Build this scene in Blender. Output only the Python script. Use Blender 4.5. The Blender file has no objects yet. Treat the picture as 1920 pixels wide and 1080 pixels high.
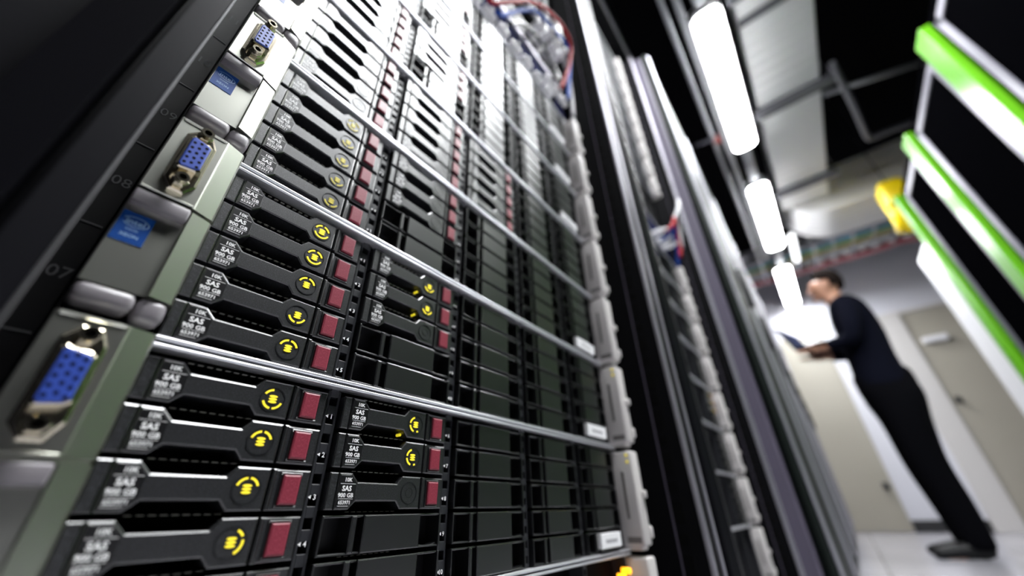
import bpy, bmesh, math, random
from mathutils import Vector, Matrix

random.seed(7)
scene = bpy.context.scene
COL = scene.collection
Z0 = 0.315            # height above the floor of the reference seam between two servers
U2 = 0.0889           # one two-unit server
PI = math.pi

# ------------------------------------------------------------------ materials
MATS = {}
def mat(name, color, rough=0.5, metal=0.0, spec=0.5, emit=None, strength=0.0, grain=None, grain_scale=900.0, coat=0.0, speck=None):
    m = bpy.data.materials.new(name); m.use_nodes = True
    nt = m.node_tree; b = nt.nodes['Principled BSDF']
    b.inputs['Base Color'].default_value = (*color, 1)
    b.inputs['Roughness'].default_value = rough
    b.inputs['Metallic'].default_value = metal
    b.inputs['Specular IOR Level'].default_value = spec
    b.inputs['Coat Weight'].default_value = coat
    if emit:
        b.inputs['Emission Color'].default_value = (*emit, 1)
        b.inputs['Emission Strength'].default_value = strength
    if grain:
        tc = nt.nodes.new('ShaderNodeTexCoord'); no = nt.nodes.new('ShaderNodeTexNoise'); bu = nt.nodes.new('ShaderNodeBump')
        no.inputs['Scale'].default_value = grain_scale; no.inputs['Detail'].default_value = 2.0
        bu.inputs['Strength'].default_value = grain; bu.inputs['Distance'].default_value = 0.00005
        nt.links.new(tc.outputs['Object'], no.inputs['Vector']); nt.links.new(no.outputs['Fac'], bu.inputs['Height'])
        nt.links.new(bu.outputs['Normal'], b.inputs['Normal'])
        if speck:
            cr = nt.nodes.new('ShaderNodeValToRGB'); cr.color_ramp.elements[0].position = 0.52; cr.color_ramp.elements[1].position = 0.74
            cr.color_ramp.elements[0].color = (*color, 1); cr.color_ramp.elements[1].color = (*speck, 1)
            nt.links.new(no.outputs['Fac'], cr.inputs['Fac']); nt.links.new(cr.outputs['Color'], b.inputs['Base Color'])
    MATS[name] = m
    return m

M_plastic = mat('textured_black_plastic', (0.004, 0.0042, 0.005), 0.355, spec=0.95, grain=0.8, grain_scale=2600, speck=(0.075, 0.080, 0.090))  # pale specks paint the texture's glints into the base colour
M_label   = mat('smooth_black_plastic', (0.004, 0.0042, 0.005), 0.30, spec=0.9)
M_edge    = mat('polished_black_edge', (0.010, 0.0105, 0.011), 0.26, spec=1.0)
M_blank   = mat('blank_black_plastic', (0.004, 0.0045, 0.0055), 0.36, spec=0.9, grain=0.5, grain_scale=1200)
M_void    = mat('dark_recess', (0.002, 0.002, 0.002), 0.8, spec=0.1)
M_print   = mat('white_print', (0.9, 0.9, 0.9), 0.6)
M_vent    = mat('vent_rib_plastic', (0.30, 0.30, 0.26), 0.35, spec=0.6)
M_red     = mat('crimson_release_tile', (0.22, 0.022, 0.042), 0.42, spec=0.5, grain=0.5, grain_scale=1600, speck=(0.34, 0.06, 0.09))
M_yellow  = mat('yellow_light', (0.75, 0.60, 0.04), 0.4, emit=(1.0, 0.84, 0.03), strength=0.62)
M_ringoff = mat('dark_ring', (0.012, 0.013, 0.015), 0.35)
M_steel   = mat('bright_steel', (0.85, 0.86, 0.90), 0.34, metal=0.75)
M_chassis = mat('black_steel', (0.012, 0.012, 0.014), 0.45, spec=0.5)
M_strip   = mat('perforated_strip', (0.020, 0.021, 0.025), 0.42, spec=0.5)
M_ear     = mat('satin_champagne_metal', (0.60, 0.61, 0.55), 0.30, metal=1.0, grain=0.06, grain_scale=700)
M_lip     = mat('grey_lever_plastic', (0.19, 0.175, 0.19), 0.36, spec=0.6)
M_rear    = mat('light_grey_bezel', (0.60, 0.575, 0.56), 0.42, spec=0.5)
M_slot    = mat('bezel_slot', (0.16, 0.15, 0.145), 0.5)
M_chrome  = mat('dark_nickel', (0.72, 0.66, 0.52), 0.17, metal=1.0)
M_vga     = mat('blue_connector_plastic', (0.032, 0.075, 0.40), 0.40)
M_blue    = mat('blue_sticker', (0.008, 0.065, 0.29), 0.32, spec=0.5)
M_bluepr  = mat('pale_blue_print', (0.36, 0.55, 0.80), 0.5)
M_tag     = mat('white_tag', (0.85, 0.85, 0.86), 0.5)
M_tagpr   = mat('grey_print', (0.30, 0.30, 0.31), 0.6)
M_dimyel  = mat('dim_yellow_light', (0.5, 0.42, 0.05), 0.4, emit=(1.0, 0.84, 0.05), strength=0.16)
M_amber   = mat('amber_light', (1.0, 0.45, 0.02), 0.4, emit=(1.0, 0.42, 0.01), strength=2.2)
M_frame   = mat('rack_frame_paint', (0.003, 0.003, 0.004), 0.55, spec=0.10, grain=0.5, grain_scale=420)
M_post    = mat('brushed_post_paint', (0.006, 0.006, 0.008), 0.45, spec=0.08, grain=0.8, grain_scale=500)
M_mauve   = mat('rack_side_grey', (0.10, 0.088, 0.125), 0.5, spec=0.5)
M_silver  = mat('silver_trim', (0.52, 0.51, 0.57), 0.48, metal=0.9)
M_dimedge = mat('edge_highlight_metal', (0.10, 0.10, 0.105), 0.5, metal=0.6)
M_rail    = mat('mounting_rail_black', (0.008, 0.008, 0.009), 0.5, spec=0.3)
M_dimpr   = mat('dim_grey_print', (0.16, 0.16, 0.17), 0.7)
M_green_d = mat('dark_green_gasket', (0.007, 0.011, 0.009), 0.6, spec=0.15)
M_navy    = mat('navy_switch_paint', (0.004, 0.007, 0.045), 0.9, spec=0.02)
M_plug    = mat('white_plug_plastic', (0.93, 0.93, 0.94), 0.40)
M_cred    = mat('red_cable', (0.32, 0.006, 0.014), 0.6, spec=0.1)
M_cblue   = mat('blue_cable', (0.008, 0.06, 0.34), 0.6, spec=0.1)
M_cgrey   = mat('grey_cable', (0.55, 0.55, 0.57), 0.4)
M_cblack  = mat('black_cable', (0.008, 0.008, 0.009), 0.4)
M_door    = mat('matte_black_door', (0.0012, 0.0012, 0.0016), 0.8, spec=0.0)
M_pale    = mat('pale_door_frame', (0.13, 0.125, 0.155), 0.42, metal=0.2)
M_green   = mat('lime_green_trim', (0.105, 0.36, 0.007), 0.28, spec=0.5)
M_whitep  = mat('white_panel', (0.80, 0.80, 0.83), 0.4)
M_wall    = mat('white_wall_paint', (0.66, 0.66, 0.72), 0.32, spec=0.5)
M_beige   = mat('beige_door_paint', (0.37, 0.345, 0.29), 0.38, spec=0.4)
M_dtrim   = mat('door_frame_white', (0.58, 0.56, 0.55), 0.4)
M_dark    = mat('dark_hardware', (0.02, 0.02, 0.022), 0.4)
M_ceil    = mat('black_ceiling', (0.004, 0.004, 0.005), 0.9, spec=0.1)
M_pipe    = mat('galvanised_pipe', (0.40, 0.41, 0.43), 0.38, metal=0.6)
M_dpipe   = mat('dark_conduit', (0.16, 0.16, 0.18), 0.42, metal=0.4)
M_duct    = mat('pale_duct', (0.86, 0.86, 0.86), 0.5, metal=0.0)
M_tray    = mat('tray_metal', (0.45, 0.45, 0.48), 0.4, metal=0.6)
M_cyel    = mat('yellow_bundle', (0.62, 0.50, 0.10), 0.5)
M_cteal   = mat('teal_bundle', (0.10, 0.42, 0.40), 0.5)
M_cltblue = mat('light_blue_bundle', (0.22, 0.40, 0.58), 0.5)
M_credb   = mat('pale_red_bundle', (0.55, 0.16, 0.18), 0.5)
M_chute   = mat('yellow_chute_plastic', (0.90, 0.66, 0.0), 0.45)
M_lamp    = mat('lamp_diffuser', (0.9, 0.9, 0.9), 0.5, emit=(0.96, 0.98, 1.0), strength=84.0)
M_glarepanel   = mat('glare_panel_glow', (0.9, 0.9, 0.9), 0.5, emit=(0.96, 0.98, 1.0), strength=54.0)  # glow of the added panel that brightens the upper drives
M_lampend = mat('lamp_end_grey', (0.55, 0.55, 0.56), 0.45)
M_skin    = mat('skin', (0.52, 0.27, 0.18), 0.5)
M_hair    = mat('dark_hair', (0.012, 0.008, 0.007), 0.9, spec=0.05)
M_sweater = mat('dark_navy_knit', (0.0035, 0.004, 0.009), 0.9, spec=0.05)
M_trouser = mat('black_cloth', (0.002, 0.002, 0.003), 0.9, spec=0.04)
M_shoe    = mat('black_leather', (0.004, 0.004, 0.005), 0.5, spec=0.25)
M_laptop  = mat('dark_laptop_shell', (0.006, 0.0065, 0.010), 0.7, spec=0.1)
M_screen  = mat('laptop_screen', (0.01, 0.015, 0.04), 0.7, spec=0.1, emit=(0.05, 0.10, 0.55), strength=0.05)

def duct_material():
    m = M_duct; nt = m.node_tree; b = nt.nodes['Principled BSDF']
    tc = nt.nodes.new('ShaderNodeTexCoord'); wv = nt.nodes.new('ShaderNodeTexWave'); bu = nt.nodes.new('ShaderNodeBump')
    wv.bands_direction = 'Y'; wv.inputs['Scale'].default_value = 4.0; wv.inputs['Distortion'].default_value = 0.3
    bu.inputs['Strength'].default_value = 0.5; bu.inputs['Distance'].default_value = 0.01
    nt.links.new(tc.outputs['Object'], wv.inputs['Vector']); nt.links.new(wv.outputs['Fac'], bu.inputs['Height'])
    nt.links.new(bu.outputs['Normal'], b.inputs['Normal'])
duct_material()

def floor_material():
    m = mat('raised_floor_tiles', (0.40, 0.40, 0.42), 0.22, spec=0.5); nt = m.node_tree; b = nt.nodes['Principled BSDF']
    tc = nt.nodes.new('ShaderNodeTexCoord')
    br = nt.nodes.new('ShaderNodeTexBrick'); br.offset = 0.0; br.inputs['Scale'].default_value = 1.0
    br.inputs['Brick Width'].default_value = 0.6; br.inputs['Row Height'].default_value = 0.6; br.inputs['Mortar Size'].default_value = 0.003
    br.inputs['Color1'].default_value = (0.36, 0.35, 0.38, 1); br.inputs['Color2'].default_value = (0.40, 0.39, 0.42, 1); br.inputs['Mortar'].default_value = (0.08, 0.08, 0.09, 1)
    nt.links.new(tc.outputs['Object'], br.inputs['Vector']); nt.links.new(br.outputs['Color'], b.inputs['Base Color'])
    vo = nt.nodes.new('ShaderNodeTexVoronoi'); vo.inputs['Scale'].default_value = 70.0; vo.inputs['Randomness'].default_value = 0.0
    bu = nt.nodes.new('ShaderNodeBump'); bu.inputs['Strength'].default_value = 0.35; bu.inputs['Distance'].default_value = 0.002
    nt.links.new(tc.outputs['Object'], vo.inputs['Vector']); nt.links.new(vo.outputs['Distance'], bu.inputs['Height']); nt.links.new(bu.outputs['Normal'], b.inputs['Normal'])
    return m
M_floor = floor_material()

# ------------------------------------------------------------------ mesh builder
class MB:
    def __init__(self): self.v = []; self.f = []; self.m = []; self.s = []
    def face(self, idx, m=0, s=False): self.f.append(idx); self.m.append(m); self.s.append(s)
    def add(self, verts, faces, m=0, s=False):
        o = len(self.v); self.v += [tuple(p) for p in verts]
        for f in faces: self.face([o+i for i in f], m, s)
        return self
    def box(self, a, b, ch=0.0, m=0, seg=1):
        bm = bmesh.new(); bmesh.ops.create_cube(bm, size=1.0)
        c = [(a[i]+b[i])/2 for i in range(3)]; d = [abs(b[i]-a[i]) for i in range(3)]
        for v in bm.verts: v.co = Vector([c[i]+v.co[i]*d[i] for i in range(3)])
        if ch > 0: bmesh.ops.bevel(bm, geom=bm.edges[:], offset=min(ch, min(d)*0.45), segments=seg, affect='EDGES', profile=0.5)
        return self.take(bm, m, seg > 1)
    def take(self, bm, m=0, s=False):
        bm.verts.index_update(); self.add([v.co[:] for v in bm.verts], [[v.index for v in f.verts] for f in bm.faces], m, s); bm.free(); return self
    def prism(self, pts, x0, x1, ch=0.0, m=0, back=False, mc=None, tilt=0.58):
        """pts counter-clockwise in (y,z) seen from +x; front at x1 with a chamfer."""
        n = len(pts); o = len(self.v); ins = offset(pts, ch) if ch > 0 else pts
        rings = [[(x0, y, z) for y, z in pts], [(x1-ch*tilt, y, z) for y, z in pts]]
        if ch > 0: rings.append([(x1, y, z) for y, z in ins])
        for r in rings: self.v += r
        for k in range(len(rings)-1):
            for i in range(n):
                j = (i+1) % n; self.face([o+k*n+i, o+k*n+j, o+(k+1)*n+j, o+(k+1)*n+i], m if (k == 0 or mc is None) else mc)
        self.face([o+(len(rings)-1)*n+i for i in range(n)], m)
        if back: self.face([o+i for i in reversed(range(n))], m)
        return self
    def rect(self, y0, y1, z0, z1, x0, x1, ch=0.0, m=0, mc=None):
        return self.prism([(y0, z0), (y1, z0), (y1, z1), (y0, z1)], x0, x1, ch, m, mc=mc)
    def zprism(self, pts, z0, z1, m=0):
        """pts counter-clockwise in (x,y)."""
        n = len(pts); o = len(self.v)
        self.v += [(x, y, z0) for x, y in pts] + [(x, y, z1) for x, y in pts]
        for i in range(n):
            j = (i+1) % n; self.face([o+i, o+j, o+n+j, o+n+i], m)
        self.face([o+n+i for i in range(n)], m); self.face([o+i for i in reversed(range(n))], m)
        return self
    def tube(self, pts, r, seg=10, m=0, cap=True):
        pts = [Vector(p) for p in pts]; n = len(pts); o = len(self.v)
        t0 = (pts[1]-pts[0]).normalized(); up = Vector((0, 0, 1)) if abs(t0.z) < 0.9 else Vector((1, 0, 0))
        nrm = t0.cross(up).normalized()
        for i, p in enumerate(pts):
            t = (pts[min(i+1, n-1)]-pts[max(i-1, 0)]).normalized()
            nrm = (nrm - t*nrm.dot(t)).normalized(); bi = t.cross(nrm)
            rr = r[i] if isinstance(r, (list, tuple)) else r
            for k in range(seg):
                a = 2*PI*k/seg; q = p + nrm*math.cos(a)*rr + bi*math.sin(a)*rr; self.v.append(q[:])
        for i in range(n-1):
            for k in range(seg):
                l = (k+1) % seg; self.face([o+i*seg+k, o+i*seg+l, o+(i+1)*seg+l, o+(i+1)*seg+k], m, True)
        if cap:
            self.face([o+k for k in reversed(range(seg))], m); self.face([o+(n-1)*seg+k for k in range(seg)], m)
        return self
    def ball(self, c, r, m=0, sc=(1, 1, 1), u=12, w=8):
        bm = bmesh.new(); bmesh.ops.create_uvsphere(bm, u_segments=u, v_segments=w, radius=r)
        for v in bm.verts: v.co = Vector((c[0]+v.co.x*sc[0], c[1]+v.co.y*sc[1], c[2]+v.co.z*sc[2]))
        return self.take(bm, m, True)
    def mesh(self, name, mats, shift=(0, 0, 0)):
        me = bpy.data.meshes.new(name)
        me.from_pydata([(x-shift[0], y-shift[1], z-shift[2]) for x, y, z in self.v], [], self.f)
        for mm in (mats if isinstance(mats, (list, tuple)) else [mats]): me.materials.append(mm)
        me.polygons.foreach_set('material_index', self.m); me.polygons.foreach_set('use_smooth', self.s); me.update()
        return me

def offset(pts, d):
    n = len(pts); out = []
    for i in range(n):
        p0, p1, p2 = Vector(pts[i-1]), Vector(pts[i]), Vector(pts[(i+1) % n])
        a = (p1-p0).normalized(); b = (p2-p1).normalized()
        na = Vector((-a.y, a.x)); nb = Vector((-b.y, b.x)); k = 1+na.dot(nb)
        q = p1 + (na+nb)*(d/max(k, 0.3)); out.append((q.x, q.y))
    return out

def arc_pts(cy, cz, r, a0, a1, n):
    return [(cy+r*math.cos(math.radians(a0+(a1-a0)*i/n)), cz+r*math.sin(math.radians(a0+(a1-a0)*i/n))) for i in range(n+1)]
def circle(cy, cz, r, n=24, sy=1, sz=1):
    return [(cy+sy*r*math.cos(2*PI*i/n), cz+sz*r*math.sin(2*PI*i/n)) for i in range(n)]
def annulus(mb, cy, cz, r0, r1, a0, a1, x0, x1, n=10, m=0):
    outer = arc_pts(cy, cz, r1, a0, a1, n); inner = arc_pts(cy, cz, r0, a0, a1, n); o = len(mb.v)
    for x in (x0, x1):
        mb.v += [(x, y, z) for y, z in outer] + [(x, y, z) for y, z in inner]
    k = n+1
    for i in range(n):
        mb.face([o+2*k+i, o+2*k+i+1, o+3*k+i+1, o+3*k+i], m)
        mb.face([o+i, o+i+1, o+2*k+i+1, o+2*k+i], m); mb.face([o+k+i+1, o+k+i, o+3*k+i, o+3*k+i+1], m)
    mb.face([o, o+2*k, o+3*k, o+k], m); mb.face([o+n, o+k+n, o+3*k+n, o+2*k+n], m)
    return mb

_text = {}
def text(mb, body, size, cy, cz, x, bold=0.0, m=0, align='CENTER', rot=0.0, sx=1.0):
    """flat lettering in the (y,z) plane facing +x."""
    key = (body, bold)
    if key not in _text:
        cu = bpy.data.curves.new('lettering', 'FONT'); cu.body = body; cu.size = 1.0; cu.offset = bold; cu.resolution_u = 2
        ob = bpy.data.objects.new('lettering', cu); COL.objects.link(ob)
        dg = bpy.context.evaluated_depsgraph_get(); me = bpy.data.meshes.new_from_object(ob.evaluated_get(dg))
        vs = [v.co[:] for v in me.vertices]; fs = [list(p.vertices) for p in me.polygons]
        bpy.data.objects.remove(ob); bpy.data.curves.remove(cu); bpy.data.meshes.remove(me)
        _text[key] = (vs, fs)
    vs, fs = _text[key]
    x0 = min(v[0] for v in vs); x1 = max(v[0] for v in vs); y0 = min(v[1] for v in vs); y1 = max(v[1] for v in vs)
    ax = (x0+x1)/2 if align == 'CENTER' else x0; ay = (y0+y1)/2
    c, s = math.cos(rot), math.sin(rot); out = []
    for v in vs:
        a = (v[0]-ax)*size*sx; b = (v[1]-ay)*size
        out.append((x, cy+a*c-b*s, cz+a*s+b*c))
    return mb.add(out, fs, m)

# ------------------------------------------------------------------ objects
def link(name, me, parent=None, loc=(0, 0, 0)):
    o = bpy.data.objects.new(name, me); COL.objects.link(o); o.location = loc
    if parent: o.parent = parent
    return o
def tag(o, label, cat, group=None):
    o['label'] = label; o['category'] = cat
    if group: o['group'] = group
    return o
class Thing:
    """an Empty at the thing's base that parents its parts; shapes are given in shared coordinates."""
    def __init__(self, name, label, cat, base, group=None):
        self.base = base
        self.o = bpy.data.objects.new(name, None); COL.objects.link(self.o); self.o.empty_display_size = 0.02
        self.o.location = (base[0], base[1], base[2]+Z0); tag(self.o, label, cat, group)
    def part(self, name, mb, mats, parent=None, label=None):
        o = link(name, mb.mesh(name, mats, self.base), parent or self.o)
        if label: o['label'] = label
        return o
def single(name, mb, mats, label, cat, group=None):
    xs = [v[0] for v in mb.v]; ys = [v[1] for v in mb.v]; zs = [v[2] for v in mb.v]
    b = ((min(xs)+max(xs))/2, (min(ys)+max(ys))/2, min(zs))
    o = link(name, mb.mesh(name, mats, b), None, (b[0], b[1], b[2]+Z0)); return tag(o, label, cat, group)
def structure(name, mb, mats):
    xs = [v[0] for v in mb.v]; ys = [v[1] for v in mb.v]; zs = [v[2] for v in mb.v]
    b = ((min(xs)+max(xs))/2, (min(ys)+max(ys))/2, min(zs))
    o = link(name, mb.mesh(name, mats, b), None, (b[0], b[1], b[2]+Z0)); o['kind'] = 'structure'; return o
def dup(root, loc, label, skip=(), group=None):
    def rec(src, par):
        c = src.copy(); COL.objects.link(c)
        if par is not None:
            c.parent = par
        for ch in src.children:
            if ch.name.split('.')[0] in skip: continue
            rec(ch, c)
        return c
    r = rec(root, None); r.location = (loc[0], loc[1], loc[2]+Z0); r['label'] = label
    if group: r['group'] = group
    return r

# ------------------------------------------------------------------ drive, blank
mm = 0.001
PITCH_Z = 0.0166; PITCH_Y = 0.0755
def P(*pts): return [(a*mm, b*mm) for a, b in pts]
DOG = P((5.1, .3), (11.8, .3), (15.1, 3.6), (36.7, 3.6), (39.6, .3), (51.5, .3), (51.5, 14.8), (39.6, 14.8), (36.7, 11.3), (14.9, 11.3), (11.4, 14.8), (5.1, 14.8))
GRIP = P((.8, .3), (4.8, .3), (4.8, 14.8), (.8, 14.8))
LABELPOLY = P((5.9, 1.2), (11.4, 1.2), (14.2, 4.1), (14.2, 10.8), (11.0, 13.9), (5.9, 13.9))
RC = (44.4*mm, 7.4*mm)

def make_drive(kind, label, loc, group, light=None):
    light = light or M_yellow
    t = Thing('drive_carrier', label, 'hard drive', (0, 0, 0), group)
    b = MB(); b.prism(DOG, -.013, 0, .0006, mc=1); b.prism(GRIP, -.013, -.0002, .0005, mc=1)
    t.part('handle_bar', b, [M_plastic, M_edge])
    b = MB(); b.prism(LABELPOLY, -.001, .00015, .0001)
    lp = t.part('capacity_label', b, M_label)
    b = MB(); x = .00022
    for body, s, y, z, bo in (('10K', 2.3, 10.0, 12.1, .022), ('SAS', 2.9, 9.6, 8.6, .028), ('900 GB', 2.4, 9.5, 5.9, .022), ('653971', 2.0, 9.2, 3.1, .018)):
        text(b, body, s*mm, y*mm, z*mm, x, bo)
    for z, y0, y1 in ((10.45, 6.2, 13.6), (4.5, 6.2, 13.2), (1.7, 6.3, 11.4)):
        b.rect(y0*mm, y1*mm, (z-.07)*mm, (z+.07)*mm, .0001, x)
    t.part('label_print', b, M_print, lp)
    b = MB(); annulus(b, *RC, .0046, .0050, 0, 360, -.0004, .00025, 28); annulus(b, *RC, .0020, .0022, 0, 360, -.0004, .0001, 20) if kind == 'off' else None
    rg = t.part('activity_ring', b, M_ringoff)
    if kind != 'off':
        b = MB(); arcs = {'top': ((18, 82), (98, 162)), 'bottom': ((198, 262), (278, 342)), 'left': ((108, 172), (188, 252), (284, 300)), 'right': ((-62, 10), (28, 70)), 'wide': ((98, 152), (198, 262), (278, 342)), 'around': ((20, 80), (100, 160), (200, 340))}[kind]
        for a0, a1 in arcs: annulus(b, *RC, .0033, .0041, a0, a1, -.0003, .0003, 8)
        for k in range(3): b.prism(circle(RC[0], RC[1]+(1.12-1.12*k)*mm, .0016, 18, 1, .31), -.0003, .00032)
        t.part('ring_light', b, light, rg, 'yellow lit ring segments and stack symbol')
    b = MB()
    b.rect(52.5*mm, 68*mm, .3*mm, 14.8*mm, -.013, -.0012, .0006, mc=1)
    b.rect(52.3*mm, 53.9*mm, .3*mm, 14.8*mm, -.013, .0000, .0005, mc=1)
    for y0, y1, z0, z1 in ((55.8, 64.4, 1.2, 1.9), (55.8, 64.4, 13.1, 13.7), (55.8, 56.4, 1.9, 13.1), (63.9, 64.4, 1.9, 13.1)):
        b.rect(y0*mm, y1*mm, z0*mm, z1*mm, -.0014, -.0004, .0003, mc=1)
    la = t.part('latch', b, [M_plastic, M_edge])
    b = MB(); b.rect(56.7*mm, 63.6*mm, 2.2*mm, 12.8*mm, -.0014, .0006, .0006)
    t.part('release_button', b, M_red, la, 'crimson square release button')
    t.o.location = (loc[0], loc[1], loc[2]+Z0)
    return t

def make_blank(label, loc, group):
    t = Thing('drive_blank', label, 'drive blank', (0, 0, 0), group)
    b = MB()
    b.rect(1.0*mm, 68*mm, .3*mm, 1.0*mm, -.011, -.0012, .0002); b.rect(1.0*mm, 68*mm, 13.9*mm, 14.8*mm, -.011, -.0012, .0003, mc=1)
    b.rect(1.0*mm, 1.8*mm, .3*mm, 14.8*mm, -.011, 0, .0003); b.rect(66.8*mm, 68*mm, .3*mm, 14.8*mm, -.011, -.0005, .0003)
    b.rect(1.0*mm, 68*mm, .3*mm, 14.8*mm, -.013, -.011)
    t.part('carrier_frame', b, [M_blank, M_edge])
    b = MB(); b.rect(21*mm, 53.5*mm, .35*mm, 14.8*mm, -.011, 0, .0005, mc=1)
    t.part('cover_plate', b, [M_blank, M_edge])
    b = MB(); b.rect(14.8*mm, 17.6*mm, .5*mm, 14.6*mm, -.011, -.0002, .0006, mc=1)
    t.part('pull_lip', b, [M_blank, M_edge])
    b = MB()
    n = 8; pts = []
    for i in range(n+1):
        y = 54+12.5*i/n; z = 1.9-1.1*math.sin(PI*i/n); pts.append((y*mm, z*mm))
    poly = P((54, .4), (66.5, .4)) + list(reversed(pts)); b.prism(poly, -.011, -.0022, .0002)
    t.part('finger_ledge', b, M_blank)
    t.o.location = (loc[0], loc[1], loc[2]+Z0)
    return t

# ------------------------------------------------------------------ server chassis
WID = 5*PITCH_Y-.003
def make_server(base_z, label, y0=0.0, tagged=True):
    t = Thing('rack_server', label, 'server', (0, 0, 0), 'two-unit servers stacked in the racks')
    b = MB(); b.box((-.62, -.004, .001), (-.016, WID+.006, U2-.0015)); t.part('chassis', b, M_void)
    b = MB(); b.box((-.006, 0.0, U2-.0016), (.0016, WID+.004, U2-.0001), .0006, seg=3); t.part('top_lip', b, M_steel)
    b = MB(); b.box((-.006, 0.0, .0011), (.0014, WID+.004, .0027), .0006, seg=3); t.part('bottom_lip', b, M_steel)
    for c in range(5):
        b = MB()
        ya = (c*75.5+69.3)*mm; yb = ya+.0062 if c < 4 else ya+.0042
        b.rect(ya, ya+.0012, .0034, U2-.0022, -.016, -.0035, .0003); b.rect(yb-.0012, yb, .0034, U2-.0022, -.016, -.0035, .0003)
        z = .0034
        for k in range(11):
            zc = .0046+k*.0083-.0016
            b.rect(ya+.0012, yb-.0012, max(zc-.0022, .0034), zc+.0020, -.010, -.0035, .0003)
        t.part('perforated_divider', b, M_strip)
    for c in range(2):
        b = MB()
        for k in range(5):
            zc = (3.4+PITCH_Z*1000*(4-k)+5.0)*mm; y = (c*75.5+69.9)*mm
            b.add([(-.0033, y, zc), (-.0033, y+.0013, zc-.0008), (-.0033, y+.0013, zc+.0008)], [(0, 1, 2)])
            text(b, str(c*5+k+1), .0029, y+.0029, zc, -.0033, .02)
        t.part('slot_numbers', b, M_print)
    for c in range(2):
        b = MB()
        for k in range(0, 6):
            zc = 3.3+16.6*k-.6 if k else 3.55
            b.rect((c*75.5+13)*mm, (c*75.5+41)*mm, (zc-.10)*mm, (zc+.10)*mm, -.016, -.0050, 0, 1)
            for q in range(9):
                ya = c*75.5+13.5+q*3.1; b.rect(ya*mm, (ya+1.8)*mm, (zc-.14)*mm, (zc+.14)*mm, -.0056, -.0045)
        t.part('vent_ribs', b, [M_vent, M_void])
    # left ear
    zb, zt = .0112, U2-.0004
    b = MB()
    prof = [(-.014, -.0246), (.0116, -.0246), (.0120, -.0242), (.0120, -.0079), (.0117, -.0074), (.0096, -.0010), (.0086, -.0003), (-.014, -.0003)]
    prof2 = list(prof)
    b.zprism(prof, .0497, zt); b.zprism([(x-.0022 if x > .01 and y < -.0076 else x, y) for x, y in prof], zb, .0482); b.zprism([(x-.006 if x > .005 else x, y) for x, y in prof], .0482, .0497)
    b.box((.0090, -.0240, zt-.0012), (.0126, -.0082, zt), .0005); b.box((.0090, -.0242, .0497), (.0130, -.0082, .0505), .0003)
    t.part('ear_bezel', b, M_ear)
    b = MB(); b.box((.004, -.0244, .0424), (.0134, -.0080, .0480), .0007, seg=2)
    t.part('pull_tab', b, M_lip)
    b = MB(); b.box((.0010, -.0242, .0040), (.0118, -.0094, .0104), .0022, seg=3); b.box((.0010, -.0092, .0026), (.0104, -.0008, .0112), .0026, seg=3)
    b.box((.001, -.0215, .0094), (.0085, -.010, .0115), .0004)
    t.part('hinge_lever', b, M_lip)
    # video port
    cy, cz = -.0154, .0690
    b = MB(); b.prism([(cy-.0052, cz-.012), (cy-.0022, cz-.0162), (cy+.0026, cz-.0162), (cy+.0052, cz-.011), (cy+.0052, cz+.011), (cy+.0026, cz+.0162), (cy-.0022, cz+.0162), (cy-.0052, cz+.012)], .011, .0135, .0008)
    vp = t.part('video_port', b, M_chrome)
    D = [(cy-.0030, cz-.0086), (cy+.0026, cz-.0076), (cy+.0040, cz-.0064), (cy+.0040, cz+.0064), (cy+.0026, cz+.0076), (cy-.0030, cz+.0086), (cy-.0040, cz+.0074), (cy-.0040, cz-.0074)]
    b = MB(); b.prism(D, .0130, .0182, .0006); t.part('port_shell', b, M_chrome, vp)
    Di = [(cy+(y-cy)*.80, cz+(z-cz)*.90) for y, z in D]
    b = MB(); b.prism(Di, .0175, .0186, .0004); t.part('port_insert', b, M_vga, vp, 'blue insert with fifteen pin holes')
    b = MB()
    for i in range(3):
        for j in range(5):
            b.prism(circle(cy+(i-1)*.0020, cz+(j-2)*.00265+(.0006 if i == 1 else -.0003), .00056, 8, 1.05, 1.2), .0182, .01866)
    t.part('pin_hole', b, M_void, vp)
    for s in (-1, 1):
        b = MB(); zc = cz+s*.0125; b.prism(circle(cy, zc, .0027, 6), .012, .0166, .0004)
        annulus(b, cy, zc, .0013, .0022, 0, 360, .0160, .0190, 16); t.part('jack_screw', b, M_chrome, vp)
        b = MB(); b.prism(circle(cy, zc, .0013, 14), .0160, .0168); t.part('screw_hole', b, M_void, vp)
    b = MB(); b.prism([(-.0240, .0276), (-.0152, .0276), (-.0152, .0398), (-.0240, .0398)], .0094, .0100, .0001)
    st = t.part('badge_sticker', b, M_blue, None, 'square blue sticker with pale lettering')
    b = MB(); cy2, cz2, x = -.0196, .0361, .01004
    text(b, 'intel', .0030, cy2, cz2, x, .01)
    n = 28
    o = len(b.v); k0 = 24; a_ = [math.radians(-150+300*i/n*1.02) for i in range(n+1)]
    ro = [(x, cy2+.0037*math.cos(a), cz2+.0020*math.sin(a)) for a in a_]; ri = [(x, cy2+.00342*math.cos(a), cz2+.00178*math.sin(a)) for a in a_]
    b.v += ro+ri
    for i in range(n): b.face([o+i, o+i+1, o+n+1+i+1, o+n+1+i])
    text(b, 'inside', .0015, cy2, cz2-.0031, x, .0); text(b, 'XEON', .0018, cy2, cz2-.0056, x, .01)
    t.part('badge_print', b, M_bluepr, st)
    # right ear
    b = MB(); b.box((-.012, .3785, .0045), (.0165, .3965, U2-.0035), .0022, seg=3)
    b.box((-.010, .380, .0012), (.0125, .3945, .0050), .0010)
    b.box((.0120, .3930, .0100), (.0185, .3985, .0200), .0015, seg=2)
    b.box((.0140, .3900, .0430), (.0200, .3955, .0500), .0012, seg=2)
    er = t.part('right_bezel', b, M_rear)
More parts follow.
